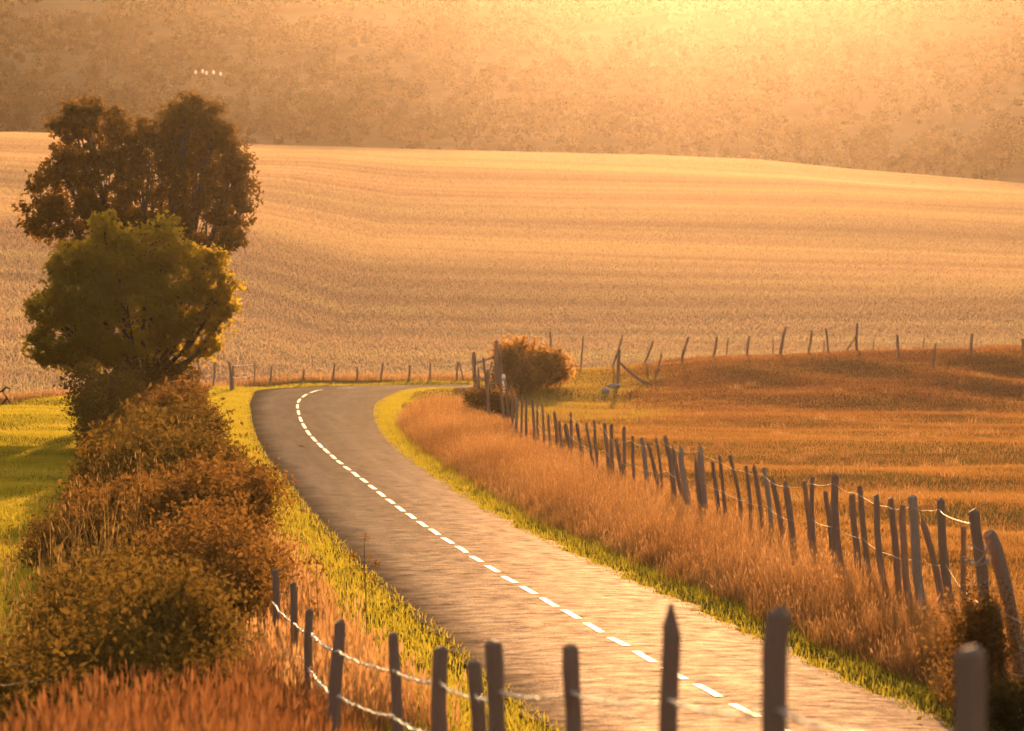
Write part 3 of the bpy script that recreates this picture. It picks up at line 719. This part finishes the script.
def hedge_bush(label, px, d, topy, wpx, mat, seed, depth=2.0, size=.085, n=420, **k):
    cx = (px - 512) * d / FPX; g0 = h1(cx, d); depth *= 1.25; top = CAMZ - (topy - HOR) * d / FPX; H = (top - g0) * 1.08; W = wpx * d / FPX / 2
    r = np.random.default_rng(seed + 900); lob = [((cx, d, g0 + H * .42), (W * .8, depth * .8, H * .46))]
    for _ in range(11):
        a = r.uniform(0, 2 * math.pi); f = r.uniform(.3, .85); hh = r.uniform(.15, .74)
        lob.append(((cx + math.cos(a) * W * f, d + math.sin(a) * depth * f, g0 + H * hh), (W * r.uniform(.28, .45), depth * r.uniform(.3, .5), H * r.uniform(.2, .3))))
    bush(label, cx, d, lob, mat, int(n * 1.3), 44, size, .19 if H > .9 else .1, seed, **k)
hedge_bush('dark ivied thicket wrapped round the foot of the two trees', 150, 121, 352, 126, 'bramble_leaf', 101, 1.8, .11, 420)
hedge_bush('shadowy tall bush leaning on the left flank of the thicket', 116, 112, 370, 96, 'bramble_leaf', 102, 3.0, .10, 420)
hedge_bush('amber leaved bush facing the left verge just before the bend', 178, 104, 388, 84, 'russet_leaf', 103, 3.2, .10, 420)
hedge_bush('mid hedge bush mottled gold and green, just below the amber leaved bush', 152, 92, 404, 120, 'bramble_leaf', 104, 4.2, .095, 700)
hedge_bush('arching bramble bush with reddish tips in the middle of the hedge', 162, 78, 424, 128, 'bramble_leaf', 105, 4.2, .085, 760, canes=30)
hedge_bush('brown bramble mound spilling over the edge of the left lawn', 112, 66, 486, 120, 'russet_leaf', 106, 3.6, .075, 640, canes=40)
hedge_bush('sunlit orange bush against the left verge weeds', 208, 63, 462, 112, 'russet_leaf', 107, 3.6, .075, 700, canes=26)
hedge_bush('dense rusty bramble behind the first posts of the nearest fence', 205, 52, 506, 160, 'russet_leaf', 108, 3.4, .065, 900, canes=36)
hedge_bush('dark sprawling bramble at the left edge of the photo', 112, 47, 552, 150, 'bramble_leaf', 109, 3.4, .065, 900, canes=60)
hedge_bush('low shaded bramble in the bottom left corner', 72, 36, 648, 226, 'bramble_leaf', 110, 3.6, .055, 900, canes=50)
hedge_bush('broad dim brown bramble below the rusty one, left of the nearest fence', 140, 41, 572, 170, 'bramble_leaf', 115, 2.8, .058, 900, canes=40)
hedge_bush('round russet bush glowing in front of the far fence at the end of the road', 531, 167, 344, 66, 'amber_leaf', 111, 1.4, .15, 420, name='round_bush', canes=20)
hedge_bush('olive green shrub bulging from the middle of the hedge towards the lawn', 118, 84, 446, 74, 'oak_leaf', 117, 2.0, .10, 260)
hedge_bush('low russet brushwood at the foot of the broken gate', 491, 141, 392, 44, 'russet_leaf', 116, 1.0, .12, 240, name='round_bush', canes=16)
hedge_bush('small dark shrub crouching at the left of the round russet bush', 512, 164, 352, 34, 'russet_leaf', 112, .9, .13, 160, name='round_bush', canes=10)
hedge_bush('brown climbing bramble wound around the corner of the roadside fence', 979, 41.6, 588, 30, 'russet_leaf', 113, .22, .045, 170, canes=10)
hedge_bush('low tangled shrub at the bottom right below the corner brace', 1012, 40.5, 690, 44, 'bramble_leaf', 114, .4, .045, 200, canes=12)

# ------------------------------------------------------------------ grasses
r = np.random.default_rng(5)
i_in = np.argmin(np.hypot(*(CENTER - np.array(gnd(323, 390))).T)); i_end = np.argmin(np.abs(CENTER[:, 1] - 30) + 1000 * (np.arange(len(CENTER)) < 300))
i_bend = np.argmin(np.hypot(*(CENTER - np.array(gnd(298, 410))).T))
# right verge: short green, then the tall dry grass up to the fence
x, y = along_road(1, -.14, 1.0, i_in - 10, i_end, 62000, r)
x2, y2 = along_road(1, .3, 2.8, i_in - 10, i_bend + 60, 16000, r); x, y = np.r_[x, x2], np.r_[y, y2]
grass('verge_grass', x, y, .13, .014, M['green_grass'], 61, .5, 'short green grass edging the right side of the road')
fx = np.array([b_[2] for b_ in rf]); 
fpts = np.array([gnd(b_[2], b_[3]) for b_ in rf] + [(CORNER.x, CORNER.y), (5.6, 34)]); fo = np.argsort(fpts[:, 1])
def fence_x(yy): return np.interp(yy, fpts[fo, 1], fpts[fo, 0])
yy = r.uniform(0, 1, 330000); yy = 36 + (152 - 36) * yy ** 1.15
ex = np.interp(yy, ERy, ERx); f = fence_x(yy) + .7
fr = r.uniform(0, 1, len(yy)); xx = ex + .6 + (f - ex - .6) * fr
dens = sines(xx, yy, 77, 2.4, .5) + sines(xx, yy, 78, .9, .2)
ok = (f > ex + .9) & (dens + r.uniform(-.7, .7, len(yy)) > -.15)
hh = (.20 + .42 * sstep(.3, 1.5, xx - ex)) * (1 - .62 * sstep(.45, 1.0, fr)) * (1 + .45 * dens)
grass('dry_grass', xx[ok], yy[ok], hh[ok], .0065, M['red_grass'], 62, .62, 'tall dry reddish grass between the road and the roadside fence', head=.06)
yy = r.uniform(38, 125, 46000); ex = np.interp(yy, ERy, ERx); f = fence_x(yy) + .3; xx = ex + .4 + (f - ex - .4) * r.uniform(0, 1, len(yy)); ok = (sines(xx, yy, 79, 3.2, .5) + r.uniform(-.3, .3, len(yy)) > .28) & (f > ex + 1)
grass('verge_weeds', xx[ok], yy[ok], .34, .013, M['pasture_grass'], 77, .6, 'olive weeds breaking up the dry grass of the right verge', 'weeds')
# the bank of dry growth at the inside of the bend
yy = r.uniform(112, 156, 26000); xx = r.uniform(-3.2, 1.2, 26000); ok = (road_dist(xx, yy) > 1.6) & (xx > np.interp(yy, [112, 130, 156], [-.4, -2.4, -2.2]) - .8) & (xx < fence_x(yy) - .1)
grass('dry_grass', xx[ok], yy[ok], .50, .012, M['red_grass'], 63, .55, 'deep red brown grass mass inside the bend of the road', head=.09)
yy = r.uniform(38, 122, 9000); hx = np.interp(yy, [38, 47, 60, 78, 100, 122], [-4.3, -4.9, -5.9, -7.2, -9.2, -11.2]); xx = hx + r.normal(0, .75, len(yy)) * np.interp(yy, [38, 60, 122], [1.5, 1.5, .9])
hh = r.uniform(.5, 1.0, len(yy)) * np.interp(yy, [38, 50, 78, 122], [1.0, 1.6, 1.9, 1.7]) * np.exp(-((xx - hx) / 2.2) ** 2)
grass('hedge_weeds', xx, yy, hh, .012, M['weed_stalk'], 75, .45, 'dry straggly stalks growing up through the whole left hedge', 'weeds', head=.10)
# left verge
x, y = along_road(-1, -.14, 2.0, i_in - 30, i_end, 90000, r)
grass('verge_grass', x, y, .15, .014, M['green_grass'], 64, .5, 'bright green grass edging the left side of the road')
yy = r.uniform(38, 112, 46000); o_ = r.uniform(1.1, 3.0, len(yy)); xx = np.interp(yy, ELy, ELx) - o_; ok = r.uniform(0, 1, len(yy)) < sstep(.9, 2.2, o_)
grass('dry_weeds', xx[ok], yy[ok], .5, .012, M['dry_grass'], 65, .35, 'straggling golden weeds between the left verge and the hedge', head=.13)
# near bank: russet grass under the foreground fence, shorter turf towards the road
yy = r.uniform(9, 40, 130000); xx = r.uniform(-9, 1.6, len(yy)); lim = np.interp(yy, [9, 13.5, 21, 28, 38, 46, 50], [1.2, .7, -.15, -1.0, -1.9, -2.9, -3.2]); ok = (xx < lim + .1 * r.normal(size=len(yy))) & (xx > -.155 * yy - 1) & (xx > -2.2 - .045 * yy)
grass('russet_grass', xx[ok], yy[ok], .42 + .26 * sstep(17, 26, yy[ok]) * (xx[ok] < np.interp(yy[ok], [9, 20, 40], [-.6, -1.2, -2.6])), .006, M['russet_blade'], 66, .6, 'blurred russet grass on the near bank at the bottom left', head=.12)
yy = r.uniform(9, 46, 60000); xx = r.uniform(-4, 4, len(yy)); lim = np.interp(yy, [9, 13.5, 21, 28, 38, 46, 50], [1.2, .7, -.15, -1.0, -1.9, -2.9, -3.2]); ok = (xx > lim - .5) & (road_dist(xx, yy) > .1) & (xx < np.interp(yy, ELy, ELx))
grass('bank_grass', xx[ok], yy[ok], .16, .012, M['green_grass'], 67, .5, 'green turf sloping from the nearest fence down to the road')
# left lawn
yy = 44 + (172 - 44) * r.uniform(0, 1, 300000); xx = -yy * r.uniform(.075, .15, len(yy)) - 1.0; ok = yy < field_start(xx)
turf('lawn_grass', xx[ok], yy[ok], .09, .016, M['green_grass'], 68, 'mown green meadow in long shadows at the far left')
# right pasture
n = 640000; yy = 38 + (178 - 38) * r.uniform(0, 1, n) ** .9; xx = np.maximum(fence_x(yy) - .4, -1) + r.uniform(0, 1, n) ** 1.1 * (yy * .155 + 3 - fence_x(yy))
pv_ = sines(xx, yy, 91, 8, .34, 3) + sines(xx, yy, 92, 3, .15, 3)
ok = (road_dist(xx, yy) > 2) & (pv_ + r.uniform(-.8, .8, n) > -.35)
turf('pasture_grass', xx[ok], yy[ok], .085, .014, M['pasture_grass'], 69, 'thin yellow brown pasture behind the roadside fence', v=(.42 + 1.1 * pv_)[ok], noise_=.2)
cy_ = r.uniform(44, 165, 150); cx_ = fence_x(cy_) + 1 + r.uniform(0, 1, 150) * (cy_ * .14 + 1 - fence_x(cy_)); k_ = r.integers(25, 90, 150)
xx = np.repeat(cx_, k_) + r.normal(0, .16, k_.sum()); yy = np.repeat(cy_, k_) + r.normal(0, .2, k_.sum())
grass('tussock_grass', xx, yy, .24, .012, M['dry_grass'], 76, .7, 'scattered straw coloured tussocks in the grazed pasture', head=.05)
yy = r.uniform(118, 188, 170000); xx = r.uniform(1.5, 28, len(yy)); ok = r.uniform(0, 1, len(yy)) < np.maximum(mound(xx, yy) > .4, .7 * sstep(118, 166, yy + sines(xx, yy, 55, 14, 9, 3)))
xs_ = 0
ok &= (xx > fence_x(yy) + 3) & ((xx > 5 + 1.6 * sines(xx, yy, 57, 5, .6) + r.normal(0, .7, len(xx))) | (yy < 128)) & (np.hypot(xx - 4.8, yy - 167) > 2.4)
grass('bank_scrub', xx[ok], yy[ok], .13, .02, M['bank_blade'], 70, .6, 'brown dead grass covering the low bank under the leaning posts', head=.05)
# field margin
yy = 0; xx = r.uniform(-30, 34, 26000); yy = field_start(xx) + r.normal(.2, .9, len(xx)); ok = road_dist(xx, yy) > .3
grass('margin_grass', xx[ok], yy[ok], .30, .03, M['dry_grass'], 71, .4, 'pale dry grass along the edge of the stubble field', head=.12)
# stubble rows over the field face
yy = r.uniform(138, 186, 60000); xx = r.uniform(-2.5, 8, len(yy)); ok = (xx < 5 + 1.6 * sines(xx, yy, 57, 5, .6) + r.normal(0, .9, len(xx))) & (yy + r.normal(0, 4, len(yy)) > 142) & (road_dist(xx, yy) > 1.5) & (xx > fence_x(yy) + .6)
turf('green_patch', xx[ok], yy[ok], .11, .018, M['lime_grass'], 74, 'greener grass around the round russet bush and the strainer post')
n = 2300000
yy = 150 + (535 - 150) * r.uniform(0, 1, n) ** .95; xx = yy * r.uniform(-.165, .165, n)
rowd = yy + .16 * xx; yy = yy + (np.round(rowd / .55) * .55 - rowd) * .6
pt = sines(xx, yy, 95, 26, .4, 7) + sines(xx, yy, 96, 7, .25, 12)
ok = (yy > field_start(xx) + .5) & (pt + r.uniform(-.9, .9, n) > -.42)
xx, yy, pt = xx[ok], yy[ok], pt[ok]; n = len(xx); zz = height(xx, yy, np.full(n, 50.)) - .01
h = .13 * r.uniform(.5, 1.3, n); wd = .022 * r.uniform(.6, 1.5, n); az = r.uniform(0, 6.283, n); lx, ly = r.normal(0, .3, n) * h, r.normal(0, .3, n) * h
B = np.c_[xx, yy, zz]; S = np.c_[np.cos(az) * wd / 2, np.sin(az) * wd / 2, np.zeros(n)]; U = np.c_[lx, ly, h]
V = np.stack([B - S, B + S, B + U + S * .7, B + U - S * .7], 1).reshape(-1, 3)
rid = np.abs(np.floor((yy + .16 * xx + 1.2 * np.sin(xx * .06)) / 2.9)).astype(int); rt = np.random.default_rng(8).normal(0, .17, rid.max() + 2)
v = np.repeat(np.clip(.5 + .6 * pt + rt[rid] + r.normal(0, .05, n), 0, 1), 4)
o = mesh_np('stubble', V, np.arange(4 * n).reshape(-1, 4), M['stubble'], None, {'v': v})
tag(o, 'cut straw stubble in rows over the rising field', 'stubble', kind='stuff')

# dried weed stalks
def weed(px, pyt, d, label, seed, hh=None):
    random.seed(seed); x = (px - 512) * d / FPX; g0 = h1(x, d); t = Vector(at(px, pyt, d)); root = empty('dry_weed', (x, d, g0)); tag(root, label, 'weed')
    mb = MB(); b = Vector((x - .02, d, g0 - .05)); H = t.z - g0
    P = [b.lerp(t, f) + Vector((.02 * math.sin(f * 5), 0, 0)) for f in np.linspace(0, 1, 8)]; mb.tube(P, np.linspace(.009, .004, 8), 6)
    tips = [t]
    for k in range(7):
        f = random.uniform(.55, .97); s = b.lerp(t, f); e = s + Vector((random.choice((-1, 1)) * random.uniform(.05, .16), random.uniform(-.1, .1), random.uniform(.04, .12))); mb.tube([s, s.lerp(e, .6) - Vector((0, 0, .01)), e], [.004, .003, .002], 5); tips.append(e)
    mb.build('stalk', M['bark'], root)
    r = np.random.default_rng(seed); 
    for q in tips: leaf_mesh('seed_head', np.array(q)[None] + r.normal(size=(16, 3)) * .022, .035, M['russet_leaf'], root, seed)
    for _ in range(9): leaf_mesh('leaf', np.array([b.lerp(t, random.uniform(.15, .9)) + Vector((random.uniform(-.05, .05), random.uniform(-.05, .05), 0))]), .075, M['bramble_leaf'], root, seed + _)
    seat(root)
weed(366, 538, 43, 'tall branching dead weed standing out against the road by the nearest fence', 3)
weed(318, 560, 45, 'shorter dead weed stalk just left of the tall branching one', 4)
weed(255, 535, 52, 'dead weed stalk sticking out above the rusty bramble', 5)
weed(212, 470, 72, 'thin dead stalk rising from the middle of the hedge beside the left verge', 6)
# leafless branch at the left edge of the photo
root = empty('dead_branch', (*gnd(4, 408), 0)); tag(root, 'bare twisted branch lying at the far left edge of the meadow', 'branch')
gy = root.location.y; mb = MB()
for pts in ([(-8, 396), (2, 391), (7, 398), (10, 404)], [(2, 391), (6, 387), (11, 389)], [(7, 398), (3, 403), (-2, 407)]):
    mb.tube([at(px, py, gy) for px, py in pts], np.linspace(.06, .02, len(pts)), 6, .1)
mb.build('limb', M['bark'], root); seat(root)

# ------------------------------------------------------------------ wooded hillside
def hill_wood(n, d0, d1, quads, size, seed):
    r = np.random.default_rng(seed)
    y = np.sqrt(r.uniform(0, 1, n) * (d1 ** 2 - d0 ** 2) + d0 ** 2); x = y * r.uniform(-.18, .18, n)
    dens = sines(x, y, 83, 70, .5) + sines(x, y, 84, 26, .35); ok = dens + r.uniform(-.55, .55, n) > -.16
    x, y = x[ok], y[ok]; n = len(x); z = height(x, y)
    rad = r.uniform(.8, 3.2, n) * (.8 + .4 * sstep(-.5, .8, dens[ok])); hh = rad * r.uniform(.9, 1.5, n)
    P, Vv = [], []
    k = 7                                    # every crown is a handful of lobes
    ld = rand_dirs(n * k, r); ld[:, 2] = np.abs(ld[:, 2]) * .9 - .1
    LC = np.repeat(np.c_[x, y, z + hh * .7], k, axis=0) + ld * np.c_[np.repeat(rad, k), np.repeat(rad, k), np.repeat(hh, k)] * r.uniform(.45, .8, n * k)[:, None]
    lr = np.repeat(rad, k) * r.uniform(.3, .5, n * k); lv = np.repeat(r.normal(.45, .34, n), k) + r.normal(0, .12, n * k)
    q = quads // k; d = rand_dirs(n * k * q, r)
    P = np.repeat(LC, q, axis=0) + d * (np.repeat(lr, q) * r.uniform(.6, 1.05, n * k * q))[:, None]
    return P, np.clip(np.repeat(lv, q) + r.normal(0, .08, len(P)), 0, 1), np.full(len(P), size)
p1, v1, s1 = hill_wood(3300, 610, 830, 260, .46, 181)
p2, v2, s2 = hill_wood(4200, 830, 1050, 200, .55, 182)
o = leaf_mesh('hillside_wood', np.r_[p1, p2], np.r_[s1, s2], M['hill_leaf'], None, 183, np.r_[v1, v2], .8)
tag(o, 'hazy wooded hillside rising behind the stubble field', 'woods', kind='stuff')
# single trees one can tell apart along the foot of the hill
foot = [(20, 668, 8.5), (62, 675, 6.5), (235, 690, 7), (275, 682, 8.5), (318, 692, 9), (352, 684, 8), (398, 690, 6.5), (452, 700, 7), (530, 690, 6.5), (600, 695, 6), (690, 690, 6), (760, 684, 6.5), (820, 678, 6.5), (875, 670, 7), (930, 662, 6.5), (985, 655, 7)]
proto = None
for k, (px, d, H) in enumerate(foot):
    x = (px - 512) * d / FPX; g0 = h1(x, d)
    if proto is None or k % 4 == 0:
        rr = np.random.default_rng(300 + k); lob = [((x, d, g0 + 7), (3.6, 3.6, 3.6))]
        for _ in range(6):
            a = rr.uniform(0, 6.28); lob.append(((x + math.cos(a) * 2.4, d + math.sin(a) * 2.4, g0 + rr.uniform(2.2, 8)), (2.2, 2.2, 1.9)))
        proto = tree('far_tree', 'hazy full crowned tree at the foot of the wooded hill', 'tree', (x, d, g0), lob, 'hill_leaf', 190, 22, .5, .5, 300 + k, .3, 3.0, 'trees along the foot of the hill', 1)
        proto.scale = (H / 10,) * 3; continue
    c = proto.copy(); COL.objects.link(c); c.location = (x, d, g0); c.rotation_euler.z = k * 1.3; c.scale = (H / 10 * 1.05, H / 10 * 1.05, H / 10)
    for ch in proto.children:
        q = ch.copy(); COL.objects.link(q); q.parent = c

# overhead line with white glass insulators
d = 560; P0, P1 = at(-90, 62, d), at(1120, 82, d); root = empty('power_line', (P0[0], d, h1(P0[0], d)))
tag(root, 'overhead cable with a row of tiny white insulators against the wooded hill', 'power line')
def cab(px): f = (px + 90) / 1210; return at(px, 62 + 20 * f + 26 * f * (1 - f), d)
wire_mesh('cable', [cab(px) for px in np.linspace(-90, 1120, 24)], .008, root, 0).data.materials[0] = M['bark']
for Pq in (P0, P1):
    g0 = h1(Pq[0], d); mb = MB(); mb.tube([(Pq[0], d, g0 - 1), (Pq[0], d, Pq[2] + .4)], [.22, .14], 8); mb.build('pole', M['bark'], root)
for px, py in ((196, 72.5), (203, 71.5), (207, 73.2), (214, 72.6), (221, 74)):
    mb = MB(); c = Vector(at(px, py, d)); mb.tube([c - Vector((0, 0, .28)), c - Vector((0, 0, .1)), c + Vector((0, 0, .1)), c + Vector((0, 0, .3))], [.12, .20, .19, .08], 8); mb.build('insulator', M['insulator'], root)
seat(root)

# ------------------------------------------------------------------ air
ZLOW = float(Z[(yf > -100) & (yf < 1300)].min())
HZ = dict(density=4.0e-5, g=.90, color=(.60, .50, .365))
x0, x1, y0, y1, z0, z1 = -405, 405, -100, 1300, ZLOW - 1.0, 108
V = [(x0, y0, z0), (x1, y0, z0), (x1, y1, z0), (x0, y1, z0), (x0, y0, z1), (x1, y0, z1), (x1, y1, z1), (x0, y1, z1)]
Fh = [(0, 3, 2, 1), (4, 5, 6, 7), (0, 1, 5, 4), (1, 2, 6, 5), (2, 3, 7, 6), (3, 0, 4, 7)]
m, nt, out = newmat('haze'); pv = N(nt, 'ShaderNodeVolumePrincipled')
pv.inputs['Color'].default_value = (*HZ['color'], 1); pv.inputs['Density'].default_value = HZ['density']; pv.inputs['Anisotropy'].default_value = HZ['g']
nt.links.new(pv.outputs[0], out.inputs['Volume'])
m.cycles.volume_sampling = 'DISTANCE'
hz = mesh_np('haze', V, Fh, m); tag(hz, 'warm evening haze filling the valley', 'haze', kind='stuff')

# ------------------------------------------------------------------ light
EL_, AZ = R(8.1), math.atan((708 - 512) / FPX)
sv = Vector((math.sin(AZ) * math.cos(EL_), math.cos(AZ) * math.cos(EL_), math.sin(EL_)))
sun = bpy.data.lights.new('sun', 'SUN'); sun.energy = 5.0; sun.angle = R(.53); sun.color = (1.0, .53, .255)
so = bpy.data.objects.new('sun', sun); COL.objects.link(so); so.rotation_euler = sv.to_track_quat('Z', 'Y').to_euler(); so.location = (0, 0, 60)
w = bpy.data.worlds.new('World'); sc.world = w; w.use_nodes = True
nt = w.node_tree; nt.nodes.clear()
sky = nt.nodes.new('ShaderNodeTexSky'); sky.sky_type = 'NISHITA'; sky.sun_disc = False
sky.sun_elevation = EL_; sky.sun_rotation = AZ; sky.dust_density = 10.0; sky.air_density = 1.0; sky.ozone_density = 0.0
bg = nt.nodes.new('ShaderNodeBackground'); bg.inputs['Strength'].default_value = .15
wo = nt.nodes.new('ShaderNodeOutputWorld'); nt.links.new(sky.outputs[0], bg.inputs['Color']); nt.links.new(bg.outputs[0], wo.inputs['Surface'])

vs = sc.view_settings; sc.display_settings.display_device = 'sRGB'
vs.view_transform = 'Standard'; vs.look = 'None'; vs.gamma = 1; vs.use_curve_mapping = False; vs.exposure = 1.12
sc.render.engine = 'CYCLES'
cy = sc.cycles; cy.use_denoising = True; cy.denoiser = 'OPENIMAGEDENOISE'; cy.denoising_prefilter = 'ACCURATE'; cy.max_bounces = 8; cy.transmission_bounces = 6; cy.diffuse_bounces = 3; cy.volume_bounces = 0
cy.use_adaptive_sampling = True; cy.adaptive_threshold = .008; cy.sample_clamp_indirect = 6
